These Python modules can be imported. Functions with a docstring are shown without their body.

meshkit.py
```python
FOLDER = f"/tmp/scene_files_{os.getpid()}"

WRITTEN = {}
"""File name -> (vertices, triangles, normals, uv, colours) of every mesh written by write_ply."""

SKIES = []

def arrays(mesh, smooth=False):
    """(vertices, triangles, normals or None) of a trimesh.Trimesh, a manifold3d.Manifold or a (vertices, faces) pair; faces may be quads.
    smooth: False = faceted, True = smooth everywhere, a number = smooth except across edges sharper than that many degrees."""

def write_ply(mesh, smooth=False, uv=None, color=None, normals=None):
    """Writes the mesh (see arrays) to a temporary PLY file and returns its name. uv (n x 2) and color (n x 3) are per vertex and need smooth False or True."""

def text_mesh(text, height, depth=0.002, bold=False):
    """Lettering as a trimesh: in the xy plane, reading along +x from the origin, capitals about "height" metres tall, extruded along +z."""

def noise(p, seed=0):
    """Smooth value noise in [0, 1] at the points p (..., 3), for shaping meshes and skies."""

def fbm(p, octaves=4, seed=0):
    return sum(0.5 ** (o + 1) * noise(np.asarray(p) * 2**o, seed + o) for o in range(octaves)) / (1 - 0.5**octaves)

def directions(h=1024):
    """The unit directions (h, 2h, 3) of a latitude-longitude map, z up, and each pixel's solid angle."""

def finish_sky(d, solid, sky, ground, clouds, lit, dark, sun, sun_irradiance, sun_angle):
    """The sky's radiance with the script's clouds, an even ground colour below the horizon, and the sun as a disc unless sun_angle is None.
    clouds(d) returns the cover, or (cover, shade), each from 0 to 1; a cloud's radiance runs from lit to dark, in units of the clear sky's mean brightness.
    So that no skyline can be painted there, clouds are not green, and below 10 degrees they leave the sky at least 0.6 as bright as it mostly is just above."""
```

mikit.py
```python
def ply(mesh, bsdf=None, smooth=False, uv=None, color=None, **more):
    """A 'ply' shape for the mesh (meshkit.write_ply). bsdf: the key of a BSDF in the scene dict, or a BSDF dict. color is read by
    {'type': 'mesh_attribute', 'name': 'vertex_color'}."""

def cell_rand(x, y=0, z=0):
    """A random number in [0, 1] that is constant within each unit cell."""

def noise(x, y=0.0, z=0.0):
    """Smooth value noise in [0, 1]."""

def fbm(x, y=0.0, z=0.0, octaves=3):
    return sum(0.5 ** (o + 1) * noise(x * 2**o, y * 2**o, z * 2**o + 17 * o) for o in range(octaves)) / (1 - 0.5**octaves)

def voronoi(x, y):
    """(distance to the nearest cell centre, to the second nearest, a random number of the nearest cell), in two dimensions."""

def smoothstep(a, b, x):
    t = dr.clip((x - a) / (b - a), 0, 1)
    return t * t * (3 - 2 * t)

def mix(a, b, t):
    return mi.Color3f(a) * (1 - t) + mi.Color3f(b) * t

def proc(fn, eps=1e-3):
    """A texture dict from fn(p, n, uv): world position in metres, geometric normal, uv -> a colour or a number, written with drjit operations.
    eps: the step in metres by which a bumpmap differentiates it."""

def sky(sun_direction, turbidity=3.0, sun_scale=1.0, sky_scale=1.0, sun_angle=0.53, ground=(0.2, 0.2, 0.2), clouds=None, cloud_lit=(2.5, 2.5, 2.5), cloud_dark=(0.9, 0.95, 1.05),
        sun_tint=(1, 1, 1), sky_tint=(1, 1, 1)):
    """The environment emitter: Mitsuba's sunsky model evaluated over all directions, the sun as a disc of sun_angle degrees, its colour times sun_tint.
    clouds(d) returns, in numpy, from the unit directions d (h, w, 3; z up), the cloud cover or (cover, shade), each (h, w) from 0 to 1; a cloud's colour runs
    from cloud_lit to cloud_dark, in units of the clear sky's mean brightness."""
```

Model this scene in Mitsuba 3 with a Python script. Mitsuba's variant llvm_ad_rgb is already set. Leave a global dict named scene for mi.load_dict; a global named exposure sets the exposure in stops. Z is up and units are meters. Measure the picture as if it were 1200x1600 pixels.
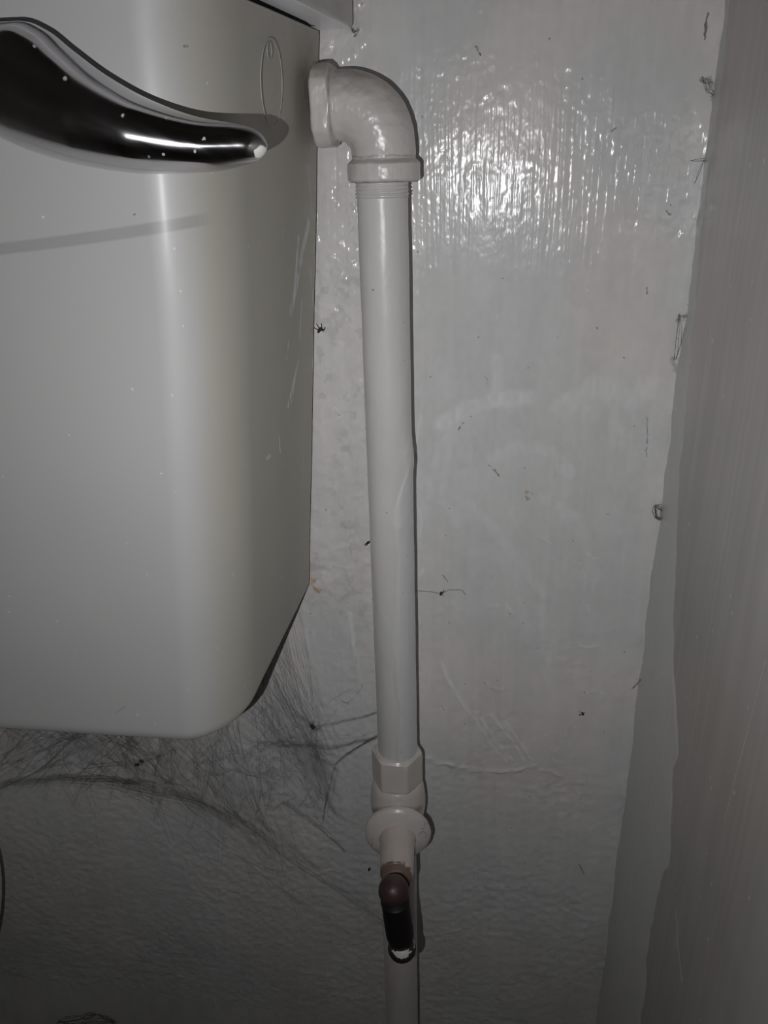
import math, random
import numpy as np, trimesh
import drjit as dr
import mitsuba as mi
import mikit, meshkit
from mikit import noise, fbm, voronoi, cell_rand, smoothstep, mix

T = mi.ScalarTransform4f
scene, labels = {}, {}

# ------------------------------------------------------------------ camera, flash, exposure
# X runs along the back wall to the right, Y into the back wall (its face is Y = 0), Z up.
FOCAL = 1246.715                                        # pixels of the 1200 wide frame
R = np.array([[0.98885, 0.03838, -0.14420], [0.14758, -0.39622, 0.90622], [-0.02235, -0.91739, -0.39744]])
R = np.linalg.svd(R)[0] @ np.linalg.svd(R)[2]           # columns: camera right, down, forward
EYE = np.array([0.0, -0.48, 1.25])
fwd, up, right = R[:, 2], -R[:, 1], R[:, 0]
scene['camera'] = {'type': 'perspective', 'fov': math.degrees(2 * math.atan(600 / FOCAL)), 'fov_axis': 'x', 'near_clip': 0.01, 'far_clip': 50.0,
                   'to_world': T().look_at(origin=EYE.tolist(), target=(EYE + fwd).tolist(), up=up.tolist())}
exposure = 0.0
# the phone's flash, beside the lens and its beam a little high and to the left of where the lens faces
FLASH = EYE - 0.025 * right - 0.019 * up
scene['phone_flash'] = {'type': 'spot', 'to_world': T().look_at(origin=FLASH.tolist(), target=(FLASH + fwd + 0.13 * up - 0.06 * right).tolist(), up=up.tolist()),
                        'intensity': {'type': 'rgb', 'value': [0.343, 0.343, 0.347]}, 'cutoff_angle': 70.0, 'beam_width': 8.0}

def ray(x, y):
    return R @ np.array([x - 600, y - 800, FOCAL])


def at(x, y, Y=0.0):
    """The point of the plane at depth Y (parallel to the back wall) seen at a place of the photograph: used to survey the room."""
    v = ray(x, y)
    return EYE + v * ((Y - EYE[1]) / v[1])


def at_x(x, y, X):
    v = ray(x, y)
    return EYE + v * ((X - EYE[0]) / v[0])


# ------------------------------------------------------------------ mesh helpers
def obj(key, mesh, bsdf, smooth=30, uv=None, label=None, category=None, group=None, kind=None):
    scene[key] = mikit.ply(mesh, bsdf, smooth=smooth, uv=uv)
    say(key, label, category, group, kind)
    return key


def say(key, label=None, category=None, group=None, kind=None):
    d = {k: v for k, v in dict(label=label, category=category, group=group, kind=kind).items() if v}
    if d:
        labels[key] = d


def loft(rings, cap0=True, cap1=True):
    """Rings of equal length (counter-clockwise seen from the far end) joined into a closed skin."""
    rings = [np.asarray(r, float) for r in rings]
    m, n = len(rings), len(rings[0])
    v = np.vstack(rings)
    i, j = np.meshgrid(np.arange(m - 1), np.arange(n), indexing='ij')
    a, b = i * n + j, i * n + (j + 1) % n
    q = np.stack([a, b, b + n, a + n], -1).reshape(-1, 4)
    f = [q[:, [0, 1, 2]], q[:, [0, 2, 3]]]
    extra = []
    k = np.arange(n)
    for on, ring, base in ((cap0, rings[0], 0), (cap1, rings[-1], (m - 1) * n)):
        if on:
            c = len(v) + len(extra)
            extra.append(ring.mean(0))
            tri = np.stack([base + (k + 1) % n, base + k, k * 0 + c], 1)
            f.append(tri if base == 0 else tri[:, ::-1])
    return trimesh.Trimesh(np.vstack([v] + ([np.array(extra)] if extra else [])), np.vstack(f), process=False)


def lathe(profile, origin, axis, sides=72, start=None):
    """profile: (distance along the axis, radius) pairs."""
    axis = np.asarray(axis, float) / np.linalg.norm(axis)
    a = np.asarray(start, float) if start is not None else np.cross(axis, [1, 0, 0] if abs(axis[0]) < 0.9 else [0, 1, 0])
    a -= axis * (a @ axis)
    a /= np.linalg.norm(a)
    b = np.cross(axis, a)
    ang = np.arange(sides) * 2 * np.pi / sides
    u = np.cos(ang)[:, None] * a + np.sin(ang)[:, None] * b
    return loft([np.asarray(origin) + axis * s + u * r for s, r in profile])


def tube(points, radii, sides=5):
    p = np.asarray(points, float)
    t = np.gradient(p, axis=0)
    t /= np.linalg.norm(t, axis=1, keepdims=True) + 1e-12
    ref = np.array([0.31, 0.87, 0.38])
    a = np.cross(t, ref)
    a /= np.linalg.norm(a, axis=1, keepdims=True) + 1e-12
    b = np.cross(t, a)
    ang = np.arange(sides) * 2 * np.pi / sides
    r = np.broadcast_to(radii, (len(p),))
    return loft([p[i] + r[i] * (np.cos(ang)[:, None] * a[i] + np.sin(ang)[:, None] * b[i]) for i in range(len(p))])


def spline(points, n):
    p = np.asarray(points, float)
    from scipy.interpolate import PchipInterpolator
    s = np.r_[0, np.cumsum(np.linalg.norm(np.diff(p, axis=0), axis=1))]
    return PchipInterpolator(s, p)(np.linspace(0, s[-1], n))


def lumpy(mesh, amp, scale, seed=0, octaves=3):
    """Pushes the vertices along their normals by noise: hand-painted metal."""
    n = meshkit.arrays(mesh, True)[2]
    mesh.vertices = mesh.vertices + n * ((meshkit.fbm(np.asarray(mesh.vertices) / scale, octaves, seed) - 0.5) * 2 * amp)[:, None]
    return mesh


def field(u, v, strokes):
    """numpy: strength of brush strokes ((points, width, height), ...) at the points (u, v)."""
    out = np.zeros_like(u)
    for pts, w, h in strokes:
        pts = np.asarray(pts, float)
        best = np.full_like(u, 9.0)
        for (a, b), (c, d) in zip(pts[:-1], pts[1:]):
            l2 = (c - a) ** 2 + (d - b) ** 2 + 1e-12
            t = np.clip(((u - a) * (c - a) + (v - b) * (d - b)) / l2, 0, 1)
            best = np.minimum(best, np.hypot(u - a - t * (c - a), v - b - t * (d - b)))
        x = np.clip(1 - best / w, 0, 1)
        out += h * x * x * (3 - 2 * x)
    return out


def dfield(u, v, strokes, edge=0.5):
    """drjit: the same for colours, the strongest stroke wins."""
    out = mi.Float(0)
    for pts, w, h in strokes:
        best = mi.Float(9)
        for (a, b), (c, d) in zip(pts[:-1], pts[1:]):
            a, b, c, d = map(float, (a, b, c, d))
            l2 = (c - a) ** 2 + (d - b) ** 2 + 1e-12
            t = dr.clip(((u - a) * (c - a) + (v - b) * (d - b)) / l2, 0, 1)
            best = dr.minimum(best, dr.square(u - a - t * (c - a)) + dr.square(v - b - t * (d - b)))
        out = dr.maximum(out, float(h) * (1 - smoothstep(float(w) * edge, float(w), dr.sqrt(best))))
    return out


def wall_pts(pts):
    return [tuple(at(x, y)[[0, 2]]) for x, y in pts]


PX = 1 / 2500.0                                          # about one pixel on the back wall, in metres

# ------------------------------------------------------------------ marks on the back wall: brush strokes, ridges, patches
RIDGES = [  # (polyline, half width, height)
    ([(655, 1184), (690, 1193), (740, 1204), (790, 1207), (832, 1200), (880, 1214)], 7, 0.0011),
    ([(690, 1035), (702, 1068), (724, 1100), (752, 1140), (792, 1188)], 4, 0.0007),
    ([(742, 1112), (770, 1150), (806, 1196)], 4, 0.0005),
    ([(770, 1118), (800, 1158), (824, 1196)], 4, 0.0005),
    ([(786, 1125), (812, 1160), (832, 1192)], 3, 0.0004),
    ([(846, 1152), (860, 1142), (874, 1150), (878, 1166), (866, 1176)], 3, 0.0006),
    ([(862, 1170), (866, 1192), (884, 1194)], 3, 0.0006),
    ([(884, 1150), (890, 1134), (904, 1128)], 3, 0.0005),
    ([(896, 880), (908, 884), (914, 900), (912, 940), (922, 962)], 4, 0.0005),
    ([(884, 1004), (912, 1012), (934, 1010)], 4, 0.0006),
    ([(916, 868), (930, 876), (940, 868)], 4, 0.0005),
    ([(846, 842), (860, 848)], 4, 0.0005),
    ([(760, 1070), (778, 1080), (788, 1078)], 4, 0.0006),
    ([(762, 952), (790, 946), (800, 958)], 4, 0.0004),
    ([(800, 962), (846, 962)], 4, 0.0004),
    ([(900, 1090), (930, 1078), (960, 1094)], 5, 0.0005),
    ([(516, 400), (528, 410), (536, 424), (532, 440)], 4, 0.0006),
    ([(510, 640), (524, 636), (534, 650), (520, 660)], 4, 0.0006),
    ([(506, 748), (520, 745), (522, 770), (510, 776)], 4, 0.0006),
    ([(520, 885), (544, 890)], 4, 0.0007), ([(494, 880), (508, 888), (504, 902), (516, 910)], 5, 0.0009),
    ([(486, 916), (500, 922), (512, 916)], 5, 0.0007),
    ([(545, 960), (552, 1000), (562, 1060)], 5, 0.0005),
    ([(520, 530), (540, 540), (546, 552)], 4, 0.0003), ([(524, 450), (540, 456)], 5, 0.0005),
    ([(474, 1300), (500, 1322), (530, 1330)], 5, 0.0006), ([(488, 1368), (520, 1360), (548, 1372)], 6, 0.0007),
    ([(764, 148), (776, 156), (790, 146)], 22, 0.0005), ([(826, 262), (840, 270)], 16, 0.0003),
    ([(180, 1480), (240, 1512), (310, 1536)], 6, 0.0005), ([(470, 1520), (520, 1526)], 6, 0.0005),
    ([(690, 1460), (720, 1454)], 6, 0.0004), ([(880, 1420), (920, 1440), (905, 1470)], 7, 0.0005),
    ([(660, 640), (650, 700), (654, 800), (660, 900)], 5, 0.0004),
]
RIDGES = [(wall_pts(p), w * PX, h) for p, w, h in RIDGES]
LIGHT = [  # lighter paint dragged over the wall
    ([(688, 664), (730, 640), (780, 624), (826, 620)], 18, 0.75), ([(672, 780), (684, 700), (730, 650)], 9, 0.35),
    ([(775, 560), (778, 610)], 14, 0.45), ([(880, 640), (930, 606), (990, 622), (1010, 606)], 26, 0.6),
    ([(960, 612), (966, 690)], 16, 0.55), ([(900, 620), (920, 650)], 22, 0.5),
    ([(768, 716), (810, 700), (862, 706), (890, 740)], 14, 0.35), ([(734, 786), (790, 850), (850, 930)], 12, 0.3),
    ([(850, 780), (900, 810), (930, 900)], 14, 0.3), ([(690, 1036), (704, 1070), (726, 1102), (754, 1142), (790, 1190)], 5, 0.8),
    ([(742, 1112), (806, 1196)], 5, 0.5), ([(768, 1116), (824, 1196)], 4, 0.5), ([(790, 1128), (834, 1194)], 4, 0.4),
    ([(848, 950), (856, 1050), (862, 1090)], 12, 0.35), ([(810, 900), (822, 1000)], 12, 0.25),
    ([(545, 960), (552, 1000), (560, 1040)], 5, 0.75), ([(560, 1040), (566, 1100)], 4, 0.4),
    ([(486, 1366), (530, 1372)], 9, 0.5), ([(700, 690), (690, 780), (720, 830)], 10, 0.3),
    ([(1092, 180), (1084, 330), (1072, 460), (1058, 600)], 12, 0.3),
]
LIGHT = [(wall_pts(p), w * PX, h) for p, w, h in LIGHT]
DARK = [([(822, 778), (824, 782)], 3, 0.5), ([(690, 900), (700, 910)], 2, 0.5), ([(716, 672), (724, 662)], 2, 0.7), ([(764, 728), (780, 744)], 2, 0.6),
        ([(1012, 650), (1010, 715)], 1.6, 0.5), ([(738, 210), (741, 216)], 2, 0.6), ([(905, 1350), (912, 1366)], 2, 0.6), ([(744, 74), (750, 86)], 2, 0.9),
        ([(760, 590), (762, 600)], 1.6, 0.7), ([(1040, 330), (1048, 336)], 1.6, 0.7), ([(1010, 450), (1012, 458)], 1.6, 0.7), ([(956, 206), (962, 200)], 1.6, 0.6),
        ([(1106, 20), (1102, 60)], 2.2, 0.8), ([(1098, 126), (1110, 122), (1112, 150)], 4, 0.45), ([(1112, 148), (1118, 170)], 3, 0.6), ([(1060, 500), (1072, 494)], 5, 0.5),
        ([(1052, 560), (1056, 580)], 6, 0.35), ([(690, 1104), (694, 1110)], 2, 0.4)]
DARK = [(wall_pts(p), w * PX, h) for p, w, h in DARK]
RUST = [(wall_pts([(488, 908), (494, 918), (500, 924)]), 11 * PX, 1.0), (wall_pts([(823, 769), (830, 771), (825, 778)]), 5 * PX, 1.0)]


def wall_color(p, n, uv):
    x, z = p.x, p.z
    blotch = fbm(x * 13 + 3, z * 9, 1, octaves=4)
    streak = noise(x * 260, z * 9, 4) * 0.6 + noise(x * 620, z * 22, 9) * 0.4
    warm = smoothstep(0.40, 0.62, fbm(x * 17 + 40, z * 11, 7, octaves=3))
    c = mix([0.625, 0.628, 0.622], [0.668, 0.640, 0.622], warm)
    c = mix(c, [0.655, 0.620, 0.592], 0.6 * smoothstep(-0.062, -0.075, x) * smoothstep(0.94, 1.0, z) * (0.5 + 0.6 * noise(x * 90, z * 60, 81)))
    scuff = smoothstep(0.46, 0.60, fbm(x * 75, z * 48, 51, octaves=4)) - 0.5
    c = c * (0.89 + 0.18 * blotch + 0.07 * (streak - 0.5) + 0.035 * scuff + 0.06 * (fbm(x * 300, z * 190, 55, octaves=2) - 0.5))
    drag = dfield(x + 0.004 * (fbm(x * 160, z * 120, 31) - 0.5), z + 0.004 * (fbm(x * 140, z * 150, 37) - 0.5), LIGHT, 0.25) * (0.35 + 0.9 * noise(x * 420, z * 160, 3))
    c = mix(c, [0.84, 0.845, 0.845], drag * 0.50)
    wx, wz = x + 0.004 * (fbm(x * 150, z * 150, 61) - 0.5), z + 0.004 * (fbm(x * 150, z * 150, 67) - 0.5)
    rid = dfield(wx, wz, [(a, b * 0.9, 1.0) for a, b, h in RIDGES], 0.2) * smoothstep(0.38, 0.62, fbm(x * 200, z * 200, 71))
    c = mix(c, [0.80, 0.80, 0.795], rid * 0.28)
    # chalky and flaking places, mostly in the strip behind the pipe
    flake = smoothstep(0.52, 0.66, fbm(x * 210, z * 170, 5, octaves=3)) * smoothstep(0.42, 0.60, fbm(x * 40, z * 30, 6)) * smoothstep(-0.066, -0.085, x) * smoothstep(0.90, 1.0, z)
    c = c * (1 - 0.13 * flake)
    vd = voronoi(x * 60, z * 60)
    dots = smoothstep(0.045, 0.015, vd[0] * (0.6 + 0.9 * noise(x * 1500, z * 1500, 3))) * smoothstep(0.86, 0.88, vd[2])
    c = mix(c, [0.10, 0.095, 0.09], 0.55 * dots)
    c = mix(c, [0.09, 0.085, 0.08], dfield(x + 0.0012 * (noise(x * 700, z * 700, 41) - 0.5), z + 0.0012 * (noise(x * 700, z * 700, 43) - 0.5), DARK, 0.2) * smoothstep(0.15, 0.5, noise(x * 500, z * 500, 2)))
    c = mix(c, [0.50, 0.30, 0.17], dfield(wx, wz, RUST, 0.1) * smoothstep(0.25, 0.65, fbm(x * 330, z * 330, 8)))
    # darker towards the bottom, in uneven blotches
    return c * (1 - 0.18 * smoothstep(0.80, 0.55, z) * fbm(x * 22, z * 22, 21, octaves=3))


def wall_bump(p, n, uv):
    x, z = p.x, p.z
    wob = x + 0.0016 * noise(x * 60, z * 26, 2)
    s = noise(wob * 560, z * 34, 4) + 0.8 * noise(wob * 1150, z * 70, 6)
    dabs = fbm(x * 420, z * 300, 12, octaves=2)
    scab = dr.abs(fbm(x * 150, z * 130, 15, octaves=3) - 0.5) * smoothstep(0.45, 0.65, fbm(x * 26, z * 26, 19))
    lines = smoothstep(0.35, 0.6, fbm(x * 14, z * 12, 23))
    return s * (0.35 + 0.5 * lines) + 0.8 * dabs - 3.0 * scab


def right_color(p, n, uv):
    y, z = p.y, p.z
    edge = mi.Float(-0.126)
    zs = [0.74, 0.827, 0.905, 0.940, 0.955, 0.983, 1.030, 1.097, 1.235, 1.30]
    ys = [-0.126, -0.119, -0.131, -0.112, -0.116, -0.082, -0.060, -0.030, -0.012, -0.007]
    for z0, z1, y0, y1 in zip(zs, zs[1:], ys, ys[1:]):
        edge = dr.select(z > z0, y0 + (y1 - y0) * dr.clip((z - z0) / (z1 - z0), 0, 1), edge)
    edge = edge + 0.010 * (fbm(z * 45, 3, 1, octaves=3) - 0.5)
    old = smoothstep(0.0012, -0.0012, y - edge)
    streak = noise(y * 260, z * 8, 14)
    grey = mi.Color3f(0.50, 0.505, 0.50) * (0.93 + 0.12 * fbm(y * 20, z * 14, 3) + 0.04 * (streak - 0.5))
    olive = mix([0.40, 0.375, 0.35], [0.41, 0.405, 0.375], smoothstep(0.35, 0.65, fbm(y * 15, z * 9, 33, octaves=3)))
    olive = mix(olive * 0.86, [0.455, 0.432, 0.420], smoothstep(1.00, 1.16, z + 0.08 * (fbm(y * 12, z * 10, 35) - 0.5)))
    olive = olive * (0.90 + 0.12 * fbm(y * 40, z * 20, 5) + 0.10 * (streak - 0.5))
    c = mix(grey, olive, old)
    # a pale scratch, a paler worn line below, splashes
    sc = dfield(y, z, [([(-0.2102, 1.0774), (-0.1994, 0.9887)], 0.0004, 0.4), ([(-0.1572, 0.8832), (-0.168, 0.874), (-0.1839, 0.8672)], 0.0025, 0.3)], 0.2)
    v = voronoi(y * 80, z * 50)
    spl = smoothstep(0.07, 0.02, v[0] * (0.5 + noise(y * 900, z * 500, 3))) * smoothstep(0.86, 0.88, v[2])
    c = mix(c, [0.72, 0.72, 0.70], dr.maximum(sc, 0.5 * spl))
    return c


def right_bump(p, n, uv):
    wob = p.y + 0.001 * noise(p.y * 50, p.z * 20, 2)
    return 0.5 * noise(wob * 500, p.z * 14, 4) + 0.7 * fbm(p.y * 240, p.z * 160, 12, octaves=2)


def paint(color, rough, spec=0.5, bump=None, scale=0.0, eps=4e-4, **more):
    b = {'type': 'principled', 'base_color': color if isinstance(color, dict) else {'type': 'rgb', 'value': color}, 'roughness': rough, 'specular': spec, **more}
    if bump is not None:
        b = {'type': 'bumpmap', 'nested': b, 'bump': mikit.proc(bump, eps=eps), 'scale': scale}
    return {'type': 'twosided', 'nested': b}


scene['wall_paint'] = paint(mikit.proc(wall_color), 0.19, 0.24, wall_bump, 0.000165)
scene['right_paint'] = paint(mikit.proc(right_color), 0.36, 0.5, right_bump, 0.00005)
scene['plain_paint'] = paint([0.66, 0.64, 0.61], 0.5)
scene['floor_lino'] = paint([0.22, 0.20, 0.18], 0.5)

# ------------------------------------------------------------------ the room
def grid(us, vs):
    u, v = np.meshgrid(us, vs, indexing='ij')
    i, j = np.meshgrid(np.arange(len(us) - 1), np.arange(len(vs) - 1), indexing='ij')
    a = i * len(vs) + j
    q = np.stack([a, a + len(vs), a + len(vs) + 1, a + 1], -1).reshape(-1, 4)
    return u.ravel(), v.ravel(), np.vstack([q[:, [0, 1, 2]], q[:, [0, 2, 3]]])


xs = np.unique(np.r_[np.linspace(-0.75, -0.53, 30), np.linspace(-0.53, -0.30, 130), np.linspace(-0.30, 0.106, 370)])
zs = np.unique(np.r_[np.linspace(0.0, 0.52, 50), np.linspace(0.52, 1.36, 700), np.linspace(1.36, 2.3, 60)])
x, z, faces = grid(xs, zs)
p2 = np.stack([x, 0 * x, z], -1)
disp = 0.0016 * (meshkit.fbm(p2 * 9, 3, 1) - 0.5) + 0.0005 * (meshkit.fbm(p2 * 45, 4, 2) - 0.5)
strip = np.clip((-0.072 - x) / 0.01, 0, 1) * np.clip((z - 0.93) / 0.04, 0, 1)
patch = np.clip((meshkit.fbm(p2 * 16, 2, 5) - 0.42) * 5, 0, 1)
rough_low = np.clip((0.95 - z) / 0.15, 0, 1)
disp += (0.0003 * strip + 0.00028 * patch + 0.0004 * rough_low) * (meshkit.fbm(p2 * np.array([230, 1, 200]), 3, 3) - 0.5) * 2
disp += 0.00035 * strip * np.clip((meshkit.fbm(p2 * np.array([110, 1, 90]), 3, 8) - 0.56) * 14, 0, 1)
ragged = np.clip((meshkit.fbm(p2 * np.array([210, 1, 210]), 3, 6) - 0.36) * 3.0, 0, 1.3)
wx, wz = x + 0.0042 * (meshkit.fbm(p2 * 150, 3, 61) - 0.5), z + 0.0042 * (meshkit.fbm(p2 * 150, 3, 62) - 0.5)
disp += 1.0 * field(wx, wz, RIDGES) * ragged
edge = np.clip((x - 0.090) / 0.010, 0, 1)
disp += edge * (0.0009 * meshkit.fbm(np.stack([x * 60, 0 * x, z * 45], -1), 3, 9) + 0.0022 * np.clip(meshkit.fbm(np.stack([x * 160, 0 * x, z * 90], -1), 2, 10) - 0.55, 0, 1))
disp -= disp[(x < 0.1) & (z > .6)].min() - 0.0
obj('wall_back', trimesh.Trimesh(np.stack([x, 0.0018 - disp, z], -1), faces, process=False), 'wall_paint', smooth=True, uv=np.stack([x, z], -1),
    label='grey gloss-painted back wall with brush marks, flakes and plaster ridges', kind='structure')

ys = np.unique(np.r_[np.linspace(-1.5, -0.45, 40), np.linspace(-0.45, 0.004, 200)])
zs2 = np.unique(np.r_[np.linspace(0.0, 0.52, 30), np.linspace(0.52, 1.40, 420), np.linspace(1.40, 2.3, 30)])
y, z, faces = grid(ys, zs2)
p2 = np.stack([0 * y, y, z], -1)
dx = 0.0016 * (meshkit.fbm(p2 * 10, 3, 21) - 0.5) + 0.0007 * (meshkit.fbm(p2 * 50, 2, 22) - 0.5)
near = np.clip(1 + y / 0.006, 0, 1)
dx += near * 0.0034 * (meshkit.fbm(np.stack([0 * y, 0 * y, z * 32], -1), 4, 23) - 0.5)
eb = np.interp(z, [0.74, 0.827, 0.905, 0.940, 0.955, 0.983, 1.030, 1.097, 1.235, 1.30], [-0.126, -0.119, -0.131, -0.112, -0.116, -0.082, -0.060, -0.030, -0.012, -0.007])
dx -= 0.0007 * np.clip((y - eb) / 0.004 + 0.5, 0, 1)
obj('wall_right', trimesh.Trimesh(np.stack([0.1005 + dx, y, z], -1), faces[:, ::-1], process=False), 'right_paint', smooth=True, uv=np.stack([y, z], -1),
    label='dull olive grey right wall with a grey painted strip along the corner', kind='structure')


def slab(key, lo, hi, bsdf, label):
    m = trimesh.creation.box(extents=np.subtract(hi, lo))
    m.apply_translation(np.add(lo, hi) / 2)
    obj(key, m, bsdf, smooth=False, label=label, kind='structure')


slab('wall_left', (-0.80, -1.5, 0), (-0.75, 0.004, 2.3), 'plain_paint', 'plain painted left wall')
slab('wall_front', (-0.80, -1.55, 0), (0.15, -1.5, 2.3), 'plain_paint', 'plain painted front wall')
slab('ceiling', (-0.80, -1.55, 2.3), (0.15, 0.05, 2.35), 'plain_paint', 'plain ceiling')
slab('floor', (-0.80, -1.55, -0.05), (0.15, 0.05, 0.0), 'floor_lino', 'dark floor')

# ------------------------------------------------------------------ cistern
CX, FRONT, BACK, RC = -0.345, -0.1715, -0.0035, 0.038


def side_x(z):
    return -0.1030 - 0.0783 * (1.3135 - z)


def outline(half, front, back, rc, rb=0.006, bow=0.005, inset=0.0, taper=0.0, n=(40, 22, 14, 60, 8)):
    """The plan of the cistern, counter-clockwise seen from above: starts at the back right, goes along the back to the left and round."""
    hx, f, b = half - inset, front + inset, back - inset
    rc, rb = max(rc - inset, 0.002), max(rb - inset, 0.001)
    pts = []
    for sx, sy, r, a0 in ((1, 1, rb, 0), (-1, 1, rb, 90), (-1, -1, rc, 180), (1, -1, rc, 270)):
        rx = r if sy > 0 else r * 0.72
        cx, cy = sx * (hx - rx), (b - r) if sy > 0 else (f + r)
        k = n[1] if sy < 0 else n[4]
        ang = np.radians(a0 + np.linspace(0, 90, k))
        pts.append(np.stack([cx + rx * np.cos(ang), cy + r * np.sin(ang)], 1))
        nx = {(1, 1): n[0], (-1, 1): n[2], (-1, -1): n[3], (1, -1): n[2]}[(sx, sy)]
        nxt = {(1, 1): (-(hx - rb), b), (-1, 1): (-hx, f + rc), (-1, -1): (hx - rc * 0.72, f), (1, -1): (hx, b - rb)}[(sx, sy)]
        t = np.linspace(0, 1, nx + 2)[1:-1, None]
        pts.append(pts[-1][-1] * (1 - t) + np.array(nxt) * t)
    q = np.vstack(pts)
    w = np.clip(1 - (q[:, 0] / hx) ** 2, 0, 1) * np.clip((b - q[:, 1]) / (b - f), 0, 1) ** 2
    q[:, 1] -= bow * w
    q[:, 0] -= taper * np.clip(-q[:, 1], 0, 0.14) * np.sign(q[:, 0])
    q[:, 0] += CX
    return q


def ring_at(z, **k):
    q = outline(side_x(z) - CX, FRONT, BACK, RC, **k)
    return np.column_stack([q, np.full(len(q), z)])


BOT = 0.9795
rings = [ring_at(BOT, inset=0.040), ring_at(BOT, inset=0.016)]
for a in np.linspace(0, 90, 8):
    rings.append(ring_at(BOT + 0.009 * (1 - math.cos(math.radians(a))), inset=0.009 * (1 - math.sin(math.radians(a)))))
for zz in np.linspace(BOT + 0.012, 1.300, 58):
    rings.append(ring_at(zz, taper=0.03 * min(max((zz - 1.20) / 0.10, 0), 1)))
# the open top: its rim drops a little towards the front, so that a dark slit shows below the lid
for inset, drop in ((0.0, 0.0), (0.0008, -0.0006), (0.006, -0.0006), (0.0068, 0.0), (0.0130, 0.05)):
    q = ring_at(1.3155, taper=0.03, inset=inset)
    q[:, 2] -= drop + 0.036 * np.clip(-q[:, 1] - 0.004, 0, 1)
    rings.append(q)
body = loft(rings)
body = lumpy(body, 0.00035, 0.045, 4, 2)

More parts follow.
